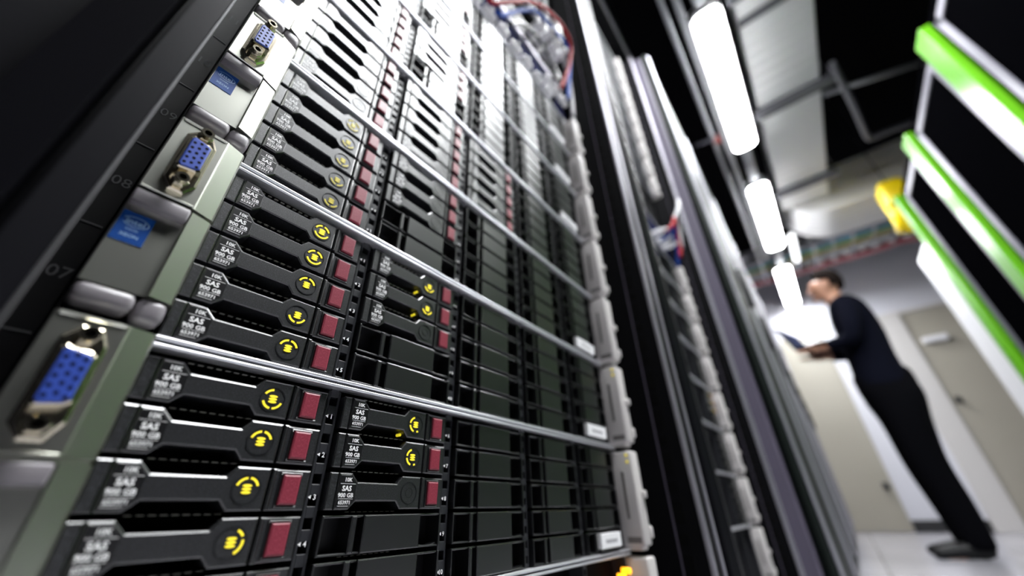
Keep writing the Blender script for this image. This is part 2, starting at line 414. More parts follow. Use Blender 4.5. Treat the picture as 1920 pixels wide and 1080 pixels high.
    b = MB(); b.box((.0035, .3781, .0260), (.0062, .3790, .0640)); b.ball((.0050, .3784, .0650), .0017, 0, (1, .4, 1))
    b.box((.0005, .3780, .0070), (.0140, .3790, .0120), .0004)
    t.part('bezel_slot', b, M_slot, er, 'dark groove in the bezel side')
    b = MB()
    for k in range(5): b.box((.010, .3960, .020+k*.012), (.0145, .3995, .026+k*.012), .0008)
    t.part('side_clips', b, M_rear, er)
    if tagged:
        b = MB(); b.rect(.3205, .3590, .0062, .0168, -.001, .0028, .0004); tg = t.part('asset_tag', b, M_tag, None, 'white asset tag')
        b = MB()
        for q in range(7): b.rect(.329+q*.0032, .3314+q*.0032, .0098, .0126-.0004*(q % 2), .0026, .0029)
        t.part('tag_print', b, M_tagpr, tg)
    t.o.location = (0, y0, base_z+Z0)
    return t

srv_labels = ['server with blurred video port and white tag, lowest full one in the near rack',
 'server with sharp video port and white tag, second full one up, near rack',
 'server whose blue badge sits at upper left, third full one up, near rack',
 'server with three full columns of drives, fourth full one up, near rack',
 'fifth full server up in the near rack, narrow bright white tag',
 'sixth full server up in the near rack, bright washed-out drives',
 'topmost server of the near rack stack, just below the blue switch']
proto = make_server(-U2, srv_labels[0])
servers = [proto]
for k in range(1, 7):
    servers.append(dup(proto.o, (0, 0, (k-1)*U2), srv_labels[k], ('asset_tag',) if k == 3 else ()))
sz = dup(proto.o, (0, 0, -2*U2), 'server at the bottom of the picture with glowing amber lights', ('asset_tag',))
# amber light of the server at the bottom edge
b = MB(); b.prism(circle(.3660, .0765, .0024, 16), -.004, .004, .0004); b.prism(circle(.3560, .0740, .0016, 14), -.004, .0036, .0004)
am = link('fault_light', b.mesh('fault_light', M_amber), sz); am['label'] = 'amber glowing fault lights'
hi = dup(proto.o, (0, 0, 9*U2), 'server above the cabling gap in the near rack, seen only at its right end')
# yellow lights on right bezels
b = MB()
for z in (.0740, .0800): b.box((.0105, .3779, z), (.0130, .3787, z+.0022), .0004)
for s_, nm in ((proto.o, 0), (servers[1], 1)):
    o = link('bezel_light', b.mesh('bezel_light', M_yellow), s_)

ORD = ['top', 'second from top', 'third from top', 'fourth from top', 'bottom']
COLN = ['leftmost', 'second', 'third', 'fourth', 'rightmost']
kinds = {(0, 0, 0): 'wide', (0, 0, 1): 'top', (0, 0, 2): 'top', (0, 0, 3): 'right', (0, 0, 4): 'right', (0, 1, 0): 'left', (0, 1, 1): 'left', (0, 1, 2): 'off',
         (1, 0, 0): 'around', (1, 0, 1): 'around', (1, 0, 2): 'top', (1, 0, 3): 'bottom', (1, 0, 4): 'top', (1, 1, 0): 'bottom', (1, 1, 1): 'bottom', (1, 1, 2): 'off'}
DR = {}; BL = {}; LEDS = []
def slot_loc(s, c, r): return (0, c*PITCH_Y, (s-1)*U2+.0034+PITCH_Z*(4-r)-.0002)
SN = ['the lowest full near-rack server', 'the second full near-rack server up', 'the third full near-rack server up', 'the fourth full near-rack server up', 'the fifth full near-rack server up', 'the sixth full near-rack server up', 'the topmost near-rack server below switch']
lb = MB(); lb.prism(circle(.0372, .0017, .00075, 10), -.006, -.0030, .0002); led_mesh = lb.mesh('activity_light', M_yellow)
for s in range(7):
    for c in range(5):
        for r in range(5):
            drive = c == 0 or (c == 1 and (r < 3 or s == 3)) or (c == 2 and s == 3)
            if drive:
                kd = kinds.get((s, c, r)) or (['around', 'bottom', 'bottom', 'bottom', 'bottom'][r] if (s == 2 and c == 0) else 'off')
                look = 'unlit drive' if kd == 'off' else ('dim yellow drive' if s == 2 else 'yellow-ringed drive')
                lab = f'{look}, {ORD[r]} in {COLN[c]} column of {SN[s]}'
                key = kd+('dim' if s == 2 else '')
                if key not in DR: DR[key] = make_drive(kd, lab, slot_loc(s, c, r), 'hard drives in the near rack', M_dimyel if s == 2 else M_yellow).o; o = DR[key]
                else: o = dup(DR[key], slot_loc(s, c, r), lab)
                if (s, c, r) in ((1, 1, 0), (1, 1, 1), (0, 1, 0)): LEDS.append(o)
            else:
                lab = f'black blank, {ORD[r]} in {COLN[c]} column of {SN[s]}'
                if not BL: BL[0] = make_blank(lab, slot_loc(s, c, r), 'drive blanks in the near rack').o
                else: dup(BL[0], slot_loc(s, c, r), lab)
for r in (3, 4):
    dup(BL[0], (0, 4*PITCH_Y, 9*U2+.0034+PITCH_Z*(4-r)), f'drive blank, {ORD[r]} of rightmost column, server above the cabling gap')
for o in LEDS: link('activity_light', led_mesh, o)['label'] = 'tiny yellow activity light'

# ------------------------------------------------------------------ network gear and cables in a rack
def spline(pts, n=10):
    pts = [Vector(p) for p in pts]; out = []
    P_ = [pts[0]*2-pts[1]] + pts + [pts[-1]*2-pts[-2]]
    for i in range(1, len(P_)-2):
        for k in range(n):
            t = k/n; a, b_, c, d = P_[i-1], P_[i], P_[i+1], P_[i+2]
            out.append(0.5*((2*b_)+(c-a)*t+(2*a-5*b_+4*c-d)*t*t+(3*b_-a-3*c+d)*t**3))
    out.append(pts[-1]); return out
TOP = 6*U2
def network(y0, where):
    t = Thing('network_switch', f'dark blue network switch with a silver rim, {where}', 'network switch', (0, y0+.19, TOP+.004))
    b = MB(); b.box((-.35, y0-.012, TOP+.004), (-.002, y0+.384, TOP+.090), .001); t.part('switch_case', b, M_navy)
    b = MB(); b.box((-.006, y0-.010, TOP+.0880), (.002, y0+.382, TOP+.0935), .001); t.part('front_rim', b, M_silver)
    b = MB()
    for k in range(16): b.box((-.004, y0+.02+k*.021, TOP+.014), (-.0015, y0+.034+k*.021, TOP+.026))
    t.part('port_row', b, M_void)
    t2 = Thing('patch_panel', f'black patch panel above the network switch, {where}', 'patch panel', (-.03, y0+.19, TOP+.150))
    b = MB(); b.box((-.08, y0-.012, TOP+.150), (-.012, y0+.384, TOP+.215), .001); t2.part('panel_plate', b, M_frame)
    b = MB()
    for k in range(14): b.box((-.0135, y0+.03+k*.024, TOP+.174), (-.0115, y0+.046+k*.024, TOP+.188))
    t2.part('socket_row', b, M_void)
network(0.0, 'in the near rack')
network(.6, 'in the second rack')
# plugs: a row along the switch, and a cluster on the patch panel
def plug_mesh(l=.024, w=.013, h=.010):
    b = MB(); b.box((-.002, -w/2, -h/2), (l, w/2, h/2), .0025, seg=3); b.box((l-.004, -w*.28, -h*.3), (l+.010, w*.28, h*.3), .0015, seg=2); return b
b = MB(); b.box((-.002, -.012, -.0045), (.010, .012, .0045), .0035, seg=3); b.box((.004, -.003, .003), (.013, .003, .0062), .0012, seg=2); pm = b.mesh('network_plug', M_plug)
pm2 = plug_mesh(.022, .013, .011).mesh('network_plug', M_plug)
def plug(loc, label, sc=1.0, group='white network plugs in the near rack', me=None):
    o = link('network_plug', me or pm, None, (loc[0], loc[1], loc[2]+Z0)); o.scale = (sc, sc, sc); tag(o, label, 'plug', group); return o
ordn = ['leftmost', 'second', 'third', 'fourth', 'fifth', 'sixth', 'seventh', 'rightmost']
for k, y in enumerate((.118, .146, .174, .203, .232, .262, .292, .322)):
    plug((-.002, y, TOP+.012+.003*(k % 2)), f'white network plug in the blue switch, {ordn[k]} of the row of eight')
for k, y in enumerate((.328, .352, .377)):
    plug((-.002, y, TOP+.052), f'white network plug of the upper port row in the blue switch, {["left", "middle", "right"][k]} of three')
for k, (y, dz) in enumerate(((.300, 0), (.324, .004), (.348, -.003), (.370, .002))):
    plug((-.011, y, TOP+.181+dz), f'large white plug in the patch panel above the switch, {["leftmost", "second", "third", "rightmost"][k]} of four', 1.3, me=pm2)
for k, (y, dz) in enumerate(((.82, 0), (.86, .0), (.90, .002))):
    plug((-.002, y, TOP+.020+dz), f'white network plug in the second rack switch, {["leftmost", "middle", "rightmost"][k]} of three', 1.2, 'white network plugs in the second rack', pm2)
def cable(name, pts, r, m, label):
    b = MB(); b.tube(spline(pts), r, 10); return single(name, b, m, label, 'cable')
red = [(.012, .162, .548), (.014, .1775, .5652), (.022, .2032, .6069), (.03, .2463, .6768), (.036, .3016, .734), (.036, .3606, .7695), (.03, .3964, .7728), (.02, .3935, .7062), (.014, .3730, .6355), (.014, .3520, .5850)]
blu = [(.012, .1823, .550), (.012, .1981, .571), (.018, .2301, .6338), (.026, .2687, .6888), (.028, .3177, .7200), (.026, .3700, .7560), (.022, .4060, .7700), (.010, .4150, .7200), (.010, .4000, .6600), (.014, .3780, .5860)]
cable('network_cable', red, .0034, M_cred, 'red network cable arching out of the near rack switch')
cable('network_cable', blu, .0034, M_cblue, 'blue network cable arching just inside the red one, near rack')
cable('network_cable', [(.010, .2144, .5756), (.014, .2400, .6150), (.012, .2900, .6600), (.006, .3400, .6700), (.010, .3600, .6300), (.014, .3300, .5860)], .0030, M_cblack, 'black network cable in the inner loop of the near rack')
cable('network_cable', [(.016, .335, .716), (.020, .355, .740), (.014, .385, .738), (.002, .4250, .690), (-.004, .4300, .600)], .0040, M_cgrey, 'pale grey network cable at the right post of the near rack')
l2 = [(.030, .82, .549), (.046, .850, .580), (.050, .900, .640), (.044, .950, .668), (.030, .985, .640), (.026, .992, .600), (.022, .978, .560)]
cable('network_cable', l2, .005, M_cred, 'red network cable looping out of the second rack')
cable('network_cable', [(x-.012, y+.002, z-.020) for x, y, z in l2], .005, M_cblue, 'blue network cable looping under the red one, second rack')
cable('network_cable', [(.030, .86, .566), (.064, .90, .66), (.062, .96, .735), (.042, 1.02, .72), (.024, 1.035, .62)], .005, M_cgrey, 'pale grey network cable reaching highest in the second rack')

# ------------------------------------------------------------------ open racks
RB, RT = -.267, 1.68
def open_rack(y0, label, left):
    """y0: where the server fronts begin."""
    a, e = y0-.114, y0+.486
    t = Thing('server_rack', label, 'rack', (-.45, y0+.186, -Z0), 'black server racks of the left row')
    b = MB(); b.box((-.95, a+.004, -Z0+.012), (.046, e-.004, RB-.012), .003); t.part('plinth', b, M_frame)
    b = MB(); b.box((-.95, a+.002, RT-.02), (.046, e-.002, RT), .003); t.part('top_panel', b, M_frame)
    b = MB(); b.box((-.95, a+.02, RB), (-.93, e-.02, RT-.02)); t.part('back_panel', b, M_void)
    # left post: front face with two grooves
    b = MB(); ya = y0-.0295
    prof = [(-.93, a+.001), (.036, a+.001), (.036, ya-.027), (.044, ya-.025), (.050, ya-.0115), (.042, ya-.0105), (.042, ya-.0090), (.050, ya-.0080), (.050, ya-.0006), (.0494, ya), (.0455, ya), (.0455, ya-.0070), (-.016, ya-.0070), (-.016, ya-.012), (-.93, ya-.012)]
    b.zprism(prof, RB-.012, RT-.02); lp = t.part('post', b, M_post)
    b = MB(); b.box((.0490, ya-.0005, RB-.01), (.0502, ya+.0002, RT-.02), .0002); t.part('edge_trim', b, M_dimedge, lp, 'thin edge highlight put in as a pale strip')  # pale strip standing in for the highlight along the post's corner
    # left mounting rail with unit numbers
    b = MB(); b.box((-.022, ya-.008, RB), (-.018, y0-.0255, RT-.02)); b.box((-.06, y0-.0262, RB), (-.018, y0-.0248, RT-.02)); lr = t.part('mounting_rail', b, M_rail)
    if left:
        for n in range(6, 12):
            b = MB(); zc = RB+(n-.5)*.04445; text(b, f'{n:02d}', .0064, y0-.0297, zc+.0004, -.0178, 0.0); t.part('unit_number', b, M_dimpr, lr)
            b = MB(); b.rect(y0-.0330, y0-.0268, zc-.0226, zc-.0220, -.018, -.0177)
            t.part('unit_tick', b, M_dimpr, lr)
    # right post
    yb = y0+.450
    b = MB()
    b.zprism([(-.93, yb+.012), (-.020, yb+.012), (-.020, yb), (.0505, yb), (.0505, e-.0008), (-.93, e-.0008)], RB-.012, RT-.02)
    ps = t.part('post', b, M_frame)
    b = MB(); b.box((.0480, yb-.0012, RB-.01), (.0530, yb+.0030, RT-.02), .0008); b.box((.0480, e-.0050, RB-.01), (.0530, e-.0008, RT-.02), .0008)
    t.part('edge_trim', b, M_silver, ps, 'bright silver edge trim')
    b = MB(); z = RB+.01; k = 0
    while z < RT-.08:
        h = .020 if k % 2 == 0 else .009
        b.box((.0235, yb-.0006, z), (.0345, yb+.0005, z+h)); z += h+.009; k += 1
    t.part('cable_slots', b, M_void, ps)
    b = MB(); b.box((.0215, yb-.0012, RB), (.0228, yb+.0002, RT-.03)); t.part('slot_rib', b, M_mauve, ps)
    b = MB(); b.box((-.022, y0+.3985, RB), (-.018, y0+.420, RT-.02)); b.box((-.06, y0+.3985, RB), (-.018, y0+.400, RT-.02)); t.part('mounting_rail', b, M_rail)
    return t
rack1 = open_rack(0.0, 'near open black rack full of servers, with faint unit numbers on its rail', True)
rack2 = open_rack(0.6, 'second open black rack along the row, beyond the bright silver edge', False)
# servers of the second rack
r2 = ['lowest', 'second', 'third', 'fourth', 'fifth', 'sixth', 'seventh', 'eighth']
SK = ('ear_bezel', 'pull_tab', 'hinge_lever', 'video_port', 'badge_sticker', 'slot_numbers', 'vent_ribs', 'asset_tag')
for k in range(-1, 7):
    dup(proto.o, (0, .6, (k-1)*U2), f'server in the second rack, {r2[k+1]} of the eight below its cables', SK+('bezel_light',))
for k in range(9):
    dup(proto.o, (0, .6, (9+k)*U2), f'server in the second rack, {(r2+["topmost"])[k]} of the nine above its cables', SK+('bezel_light',))
for k in range(7):
    for r in range(5):
        if k == 2 and r < 3:
            dup(DR['bottom'], (0, .6+4*PITCH_Y, (k-1)*U2+.0034+PITCH_Z*(4-r)), f'red-buttoned drive in the second rack, {["upper", "middle", "lower"][r]} of the three', group='drives in the second rack')
        else:
            dup(BL[0], (0, .6+4*PITCH_Y, (k-1)*U2+.0034+PITCH_Z*(4-r)), f'blank, {ORD[r]} of right column, {r2[k+1]} server below the second rack cables', group='drive blanks in the second rack')

# ------------------------------------------------------------------ closed racks further along the left row
def closed_rack(y0, label):
    a, e = y0, y0+.596
    t = Thing('server_rack', label, 'rack', (-.43, y0+.3, -Z0), 'black server racks of the left row')
    b = MB(); b.box((-.95, a, -Z0+.03), (.083, e, RT-.004), .004); t.part('cabinet_body', b, M_mauve)
    b = MB(); b.box((-.90, a+.02, -Z0), (.076, e-.02, -Z0+.03)); t.part('plinth', b, M_dark)
    b = MB(); b.box((.086, a+.004, -Z0+.06), (.110, e-.004, RT+.008), .012, seg=3); d = t.part('door', b, M_green_d)
    b = MB(); b.box((.108, a+.012, -Z0+.08), (.1165, a+.030, RT-.01), .003); b.box((.108, e-.030, -Z0+.08), (.1165, e-.012, RT-.01), .003)
    t.part('door_trim', b, M_silver, d)
    b = MB(); b.box((.110, e-.075, .62), (.132, e-.050, .80), .006, seg=2); t.part('door_handle', b, M_dark, d)
    return t
dn = ['third', 'fourth', 'fifth', 'sixth', 'seventh', 'eighth', 'last']
first = closed_rack(1.088, 'closed rack with mauve side and silver door edge, third in the left row')
for k in range(1, 7):
    dup(first.o, (-.43, 1.088+.6*k+.3, -Z0), f'closed rack with silver door edge, {dn[k]} in the left row from the camera')

# ------------------------------------------------------------------ right row
def right_rack(ya, yb, label):
    t = Thing('black_cabinet', label, 'rack', (1.6, (ya+yb)/2, -Z0), 'black cabinets of the right row')
    b = MB(); b.box((1.115, ya+.003, -Z0+.03), (2.1, yb-.003, 1.70), .004); t.part('cabinet_body', b, M_door)
    b = MB(); b.box((1.13, ya+.02, -Z0), (2.08, yb-.02, -Z0+.03)); t.part('plinth', b, M_dark)
    b = MB(); b.box((1.072, ya+.004, -Z0+.04), (1.115, ya+.115, 1.695), .004); t.part('green_fin', b, M_green, None, 'lime green upright trim')
    b = MB(); b.box((1.098, ya+.125, -Z0+.05), (1.115, yb-.012, 1.69), .003); d = t.part('door', b, M_door)
    b = MB(); y1, y2, z1, z2 = ya+.175, yb-.055, -Z0+.16, 1.585
    for bb in (((1.088, y1-.045, z1-.045), (1.1, y1, z2+.045)), ((1.088, y2-.035, z1-.045), (1.1, y2+.010, z2+.045)), ((1.088, y1, z2), (1.1, y2, z2+.045)), ((1.088, y1, z1-.045), (1.1, y2, z1))): b.box(bb[0], bb[1], .004)
    t.part('window_frame', b, M_pale, d, 'pale grey door window frame')
    b = MB(); b.box((1.094, y1, z1), (1.0985, y2, z2)); t.part('door_panel', b, M_door, d)
    for z in (.05, 1.64):
        b = MB(); b.tube([(1.09, ya+.128, z), (1.102, ya+.128, z)], .008, 14); t.part('hinge_bolt', b, M_tray, d)
    return t
right_rack(1.13, 1.74, 'black cabinet of the right row nearest the camera, pale window frame')
right_rack(1.74, 2.42, 'black cabinet behind the upper wide lime green trim, right row')
right_rack(2.42, 3.02, 'black cabinet behind the middle lime green trim, right row')
t = Thing('white_cabinet', 'white cabinet ending the right row, behind the farthest green trim', 'cabinet', (1.5, 3.33, -Z0))
b = MB(); b.box((1.115, 3.10, -Z0+.02), (2.0, 3.52, 1.43), .02, seg=2); t.part('cabinet_body', b, M_whitep)
b = MB(); b.box((1.100, 3.13, -Z0+.06), (1.115, 3.50, 1.40), .004); t.part('cabinet_door', b, M_whitep)
b = MB(); b.box((1.13, 3.12, -Z0), (1.98, 3.50, -Z0+.02)); t.part('plinth', b, M_dark)
t = Thing('green_post', 'thin lime green upright post beside the white cabinet', 'post', (1.09, 3.06, -Z0))
b = MB(); b.box((1.060, 3.03, -Z0), (1.115, 3.09, 1.69), .006, seg=2); t.part('post_body', b, M_green)
b = MB(); b.box((1.115, 3.03, -Z0), (1.19, 3.09, 1.68), .002); t.part('post_backing', b, M_door)

# ------------------------------------------------------------------ room
b = MB(); b.box((-1.6, -2.2, -Z0-.05), (3.2, 5.95, -Z0)); structure('floor', b, M_floor)
b = MB(); b.box((-1.6, -2.2, 3.25), (3.2, 5.95, 3.35)); structure('ceiling', b, M_ceil)
WY = 5.88
b = MB(); b.box((-1.6, WY, -Z0), (3.2, WY+.08, 3.25)); structure('wall_back', b, M_wall)
b = MB(); b.box((3.12, -2.2, -Z0), (3.2, WY, 3.25)); structure('wall_right', b, M_ceil)
def wall_door(name, x0, x1, hx, hz, closer):
    b = MB(); b.box((x0, WY-.045, -Z0+.006), (x1, WY-.002, 1.80), .004)
    cx = (x0+x1)/2; base = (cx, WY, -Z0)
    d = link(name, b.mesh(name, M_beige, base), None, (cx, WY, 0)); d['kind'] = 'structure'
    def part(n, mb, m):
        return link(n, mb.mesh(n, m, base), d)
    b = MB(); b.box((hx-.025, WY-.058, hz-.035), (hx+.025, WY-.045, hz+.035), .006); b.ball((hx, WY-.075, hz), .028, 0, (1, .8, 1))
    part('door_handle', b, M_dark)
    if closer:
        b = MB(); b.box((closer[0]-.10, WY-.10, closer[1]-.03), (closer[0]+.10, WY-.045, closer[1]+.03), .006); part('door_closer', b, M_whitep)
    return d
wall_door('door_1', -.45, .56, .50, .09, (.46, 1.66))
wall_door('door_2', 1.30, 2.25, 1.36, .82, (1.46, 1.45))
b = MB(); b.box((1.10, WY-.07, -Z0), (1.30, WY-.001, 1.80), .004); b.box((1.10, WY-.06, 1.80), (2.4, WY-.001, 1.84), .004); structure('trim_1', b, M_dtrim)
b = MB(); b.box((.565, WY-.025, -Z0), (1.10, WY-.001, -Z0+.10), .003); structure('baseboard_back', b, M_dark)
b = MB(); b.box((-.6, WY-.012, 1.80), (1.10, WY-.001, 1.815)); structure('trim_2', b, M_tray)

# ------------------------------------------------------------------ overhead
LZ = 2.20
def lamp(y0, y1, label):
    t = Thing('batten_lamp', label, 'ceiling lamp', (.418, (y0+y1)/2, LZ), 'glowing batten lamps over the aisle')
    w = .070; pts = []
    for cx, cy, a0 in ((.418+w-.045, y1-.045, 0), (.418-w+.045, y1-.045, 90), (.418-w+.045, y0+.045, 180), (.418+w-.045, y0+.045, 270)):
        for k in range(7):
            a = math.radians(a0+15*k); pts.append((cx+.045*math.cos(a), cy+.045*math.sin(a)))
    b = MB(); b.zprism(pts, LZ, LZ+.030); t.part('diffuser', b, M_lamp, None, 'white glowing face of the added panel')
    ins = [(.418+(x-.418)*1.10, (y0+y1)/2+(y-(y0+y1)/2)*1.012) for x, y in pts]
    b = MB(); b.zprism(ins, LZ+.008, LZ+.085); t.part('housing', b, M_lampend)
    b = MB(); b.box((.385, y1+.012, LZ+.03), (.450, y1+.462, LZ+.08), .006); b.box((.395, y1+.12, LZ+.015), (.440, y1+.24, LZ+.031), .004); t.part('connector', b, M_pipe)
    for y in (y0+.15, y1-.15):
        b = MB(); b.tube([(.418, y, LZ+.08), (.418, y, 3.25)], .004, 8); t.part('suspension_rod', b, M_dark)
    return t
L1 = lamp(1.42, 2.545, 'largest glowing batten lamp, at the top of the picture')
dup(L1.o, (.418, 1.98+1.6, LZ), 'second glowing batten lamp along the aisle')
dup(L1.o, (.418, 1.98+3.2, LZ), 'smallest glowing batten lamp, above the head of the person', ('connector',))
b = MB(); b.box((.385, .96, LZ+.03), (.450, 1.408, LZ+.08), .006); L1.part('connector', b, M_pipe)
t = Thing('added_glare_panel', 'wide unseen glowing panel added over the near rack for glare on its drives', 'ceiling lamp', (.78, .38, LZ-.03))  # unseen panel, added to throw glare onto the upper drive faces
b = MB(); b.box((.50, -.10, LZ-.03), (1.06, 1.10, LZ-.005), .004); t.part('diffuser', b, M_glarepanel, None, 'white glowing face of the added panel')
b = MB(); b.box((.485, -.115, LZ-.012), (1.075, 1.115, LZ+.03), .004); t.part('housing', b, M_lampend)
for x in (.52, 1.04):
    b = MB(); b.tube([(x, .38, LZ+.03), (x, .38, 3.25)], .004, 8); t.part('suspension_rod', b, M_dark)
b = MB(); b.box((.545, 4.05, LZ+.02), (.595, 4.62, LZ+.06), .012, seg=3)
single('tube_lamp', b, mat('dim_tube', (0.9, 0.9, 0.9), .5, emit=(.96, .98, 1), strength=3.0), 'slim white tube lamp right of the last batten lamp', 'lamp')
def rail_(x0, x1, label):
    b = MB()
    b.box((x0, -1.5, LZ+.02), (x1, 4.35, LZ+.06), .004)
    single('strut_rail', b, M_pipe, label, 'rail', 'ceiling strut rails')
rail_(.238, .262, 'grey ceiling rail nearest the left racks'); rail_(.300, .335, 'grey ceiling rail beside the batten lamps')
b = MB(); b.tube([(.13, 2.33, LZ+.05), (.34, 2.36, LZ+.05)], .012, 10); single('cross_rod', b, M_pipe, 'short grey rod crossing the ceiling rails', 'rod')
b = MB(); b.box((.25, 2.34, LZ+.015), (.29, 2.38, LZ+.07), .003); single('rail_bracket', b, mat('red_bracket', (.35, .05, .04), .5), 'small red bracket on the ceiling rail', 'bracket')
t = Thing('conduit', 'dark mauve conduit along the ceiling above the left racks', 'conduit', (.005, .55, 2.28))
b = MB(); b.tube([(.015, -.5, 2.3), (-.005, 1.6, 2.3)], .018, 10); t.part('tube', b, M_dpipe)
for y in (0.3, 1.4):
    b = MB(); b.tube([(.0, y, 2.31), (.0, y, 3.25)], .004, 8); t.part('hanger_rod', b, M_dark)
# flat duct that turns right at its far end
t = Thing('air_duct', 'pale ribbed ceiling duct turning right above the aisle', 'duct', (.74, 2.3, LZ+.04))
b = MB(); b.box((.555, -.6, LZ+.065), (.905, 3.62, LZ+.30), .01); t.part('straight_run', b, M_duct)
b = MB(); pts = []
for k in range(13):
    a = math.radians(180+90*k/12); pts.append((.95+.38*math.cos(a), 2.49+.36*math.sin(a)))
prof = pts + [(1.9, 2.13), (1.9, 2.55), (.57, 2.55)]
n = len(prof); o = len(b.v)
for y in (3.66, 4.15): b.v += [(x, y, z) for x, z in prof]
b.face([o+i for i in range(n)]); b.face([o+n+i for i in reversed(range(n))])
for i in range(n): j = (i+1) % n; b.face([o+i, o+n+i, o+n+j, o+j])
t.part('elbow', b, M_duct)
for y in (1.9, 3.0):
    b = MB(); b.tube([(.73, y, LZ+.29), (.73, y, 3.25)], .006, 8); t.part('hanger_rod', b, M_dark)
b = MB()
for y in (1.62, ): b.box((.556, y, LZ+.060), (.904, y+.05, LZ+.066))
t.part('seam_band', b, M_dpipe)
for y, lab in ((2.30, 'dark strut crossing under the duct beside the largest lamp'), (3.28, 'dark strut crossing under the duct before its bend'), (1.42, 'dark strut crossing under the duct at the top edge')):
    b = MB(); b.box((.53, y, LZ+.020), (.96, y+.075, LZ+.060), .004)
    for x in (.525, .945): b.tube([(x+.01, y+.04, LZ+.03), (x+.01, y+.04, 3.25)], .005, 8)
    single('duct_strut', b, M_dpipe, lab, 'strut', 'struts under the duct')
b = MB(); b.tube([(.912, 2.47, LZ+.075), (1.55, 2.64, LZ+.075)], .016, 10); single('pipe', b, M_pipe, 'grey pipe running from the duct to the green trim', 'pipe')
b = MB(); b.tube(spline([(.95, 2.20, LZ+.02), (1.05, 2.62, LZ+.02), (1.13, 3.00, LZ+.02), (1.17, 3.05, LZ+.02), (1.25, 3.05, LZ+.02), (1.55, 3.07, LZ+.02)], 6), .020, 10); single('pipe', b, M_dpipe, 'dark grey bent pipe right of the duct', 'pipe')
# ladder tray near the back wall
t = Thing('cable_tray', 'ladder tray of coloured cables crossing above the person', 'cable tray', (1.0, 5.1, 2.46))
b = MB()
for y in (4.84, 5.50): b.box((-.4, y, 2.47), (2.6, y+.02, 2.55), .003)
for k in range(16): b.box((-.3+k*.18, 4.86, 2.475), (-.27+k*.18, 5.50, 2.495), .002)
t.part('ladder', b, M_tray)
def bundle(nm, y, r, m, z=2.49):
    b = MB(); pts = [(-.4+i*.15, y+random.uniform(-.012, .012), z+random.uniform(-.008, .008)) for i in range(21)]
    b.tube(spline(pts, 4), r, 8); t.part(nm, b, m)
bundle('cable_bundle', 4.90, .045, M_cltblue, 2.53); bundle('cable_bundle', 5.00, .022, M_cteal); bundle('cable_bundle', 5.07, .026, M_cyel); bundle('cable_bundle', 5.45, .035, M_credb)
bundle('cable_bundle', 5.28, .030, M_plug, 2.52)
for k in range(15):
    x = .0+k*.13
    for c in ((x, 4.82+random.uniform(-.03, .03), 2.55+random.uniform(0, .02)), (x+.06, 5.30, 2.47)):
        b = MB(); b.ball(c, .030, 0, (1, 1, .8), 10, 6); t.part('cable_clip', b, M_plug)
t = Thing('cable_chute', 'bright yellow cable chute hanging above the far green trim', 'chute', (1.17, 3.44, 1.69))
b = MB(); b.box((1.11, 3.33, 1.81), (1.25, 3.53, 2.02), .025, seg=3); t.part('chute_box', b, M_chute)
b = MB(); b.tube([(1.18, 3.44, 1.85), (1.18, 3.51, 1.76), (1.175, 3.58, 1.69)], [.078, .070, .058], 14); t.part('spout', b, M_chute)
b = MB(); b.box((1.24, 3.35, 1.91), (1.40, 3.56, 1.98), .01); t.part('trough', b, M_chute)
b = MB(); b.tube([(1.19, 3.43, 2.01), (1.19, 3.43, 3.25)], .005, 8); t.part('hanger_rod', b, M_dark)

# ------------------------------------------------------------------ person
def skin(name, joints, edges, mats, parent, base, root=0, levels=2, smooth=True):
    me = bpy.data.meshes.new(name+'_cage'); me.from_pydata([tuple(j[i]-base[i] for i in range(3)) for j, r in joints], edges, [])
    ob = bpy.data.objects.new(name, me); COL.objects.link(ob)
    ob.modifiers.new('grow', 'SKIN'); ob.modifiers[0].use_smooth_shade = True
    sk = me.skin_vertices[0].data
    for i, (j, r) in enumerate(joints): sk[i].radius = r if isinstance(r, tuple) else (r, r); sk[i].use_root = (i == root)
    s = ob.modifiers.new('sub', 'SUBSURF'); s.levels = levels; s.render_levels = levels
    dg = bpy.context.evaluated_depsgraph_get(); m2 = bpy.data.meshes.new_from_object(ob.evaluated_get(dg)); m2.name = name
    m2.materials.clear(); m2.materials.append(mats); m2.polygons.foreach_set('use_smooth', [True]*len(m2.polygons))
    bpy.data.objects.remove(ob); bpy.data.meshes.remove(me)
    return link(name, m2, parent)
PY = 3.36
person = Thing('person', 'balding person in black standing in profile, holding an open laptop', 'person', (.60, PY, -Z0))
B0 = person.base
def side(s):
    return PY+s
pelvis = (.585, PY, .60)
J = [(pelvis, .09), ((.585, PY, .76), .095), ((.600, PY, .95), .135), ((.590, PY, 1.10), .13), ((.572, PY, 1.185), .075), ((.555, PY, 1.24), .056),
     ((.538, PY, 1.29), (.075, .080)), ((.528, PY, 1.345), (.088, .098)), ((.535, PY, 1.395), (.078, .090))]
E_ = [(i, i+1) for i in range(8)]
def limb(chain, frm):
    prev = frm
    for p, r in chain:
        J.append((p, r)); E_.append((prev, len(J)-1)); prev = len(J)-1
    return prev
wr = {}
for s in (-1, 1):
    limb([((.590, PY+s*.09, .48), .072), ((.575, PY+s*.105, .14), .060), ((.605, PY+s*.105, -.18), .042), ((.615, PY+s*.105, -.262), .042), ((.53, PY+s*.115, -.290), .032), ((.44, PY+s*.125, -.300), .022)], 0)
    wr[s] = limb([((.585, PY+s*.17, 1.12), .062), ((.565, PY+s*.20, .98), .048), ((.530, PY+s*.19, .855), .042), ((.42, PY+s*.135, .868), .036), ((.340, PY+s*.105, .872), .026)], 3)
body = skin('body', J, E_, M_skin, person.o, B0)
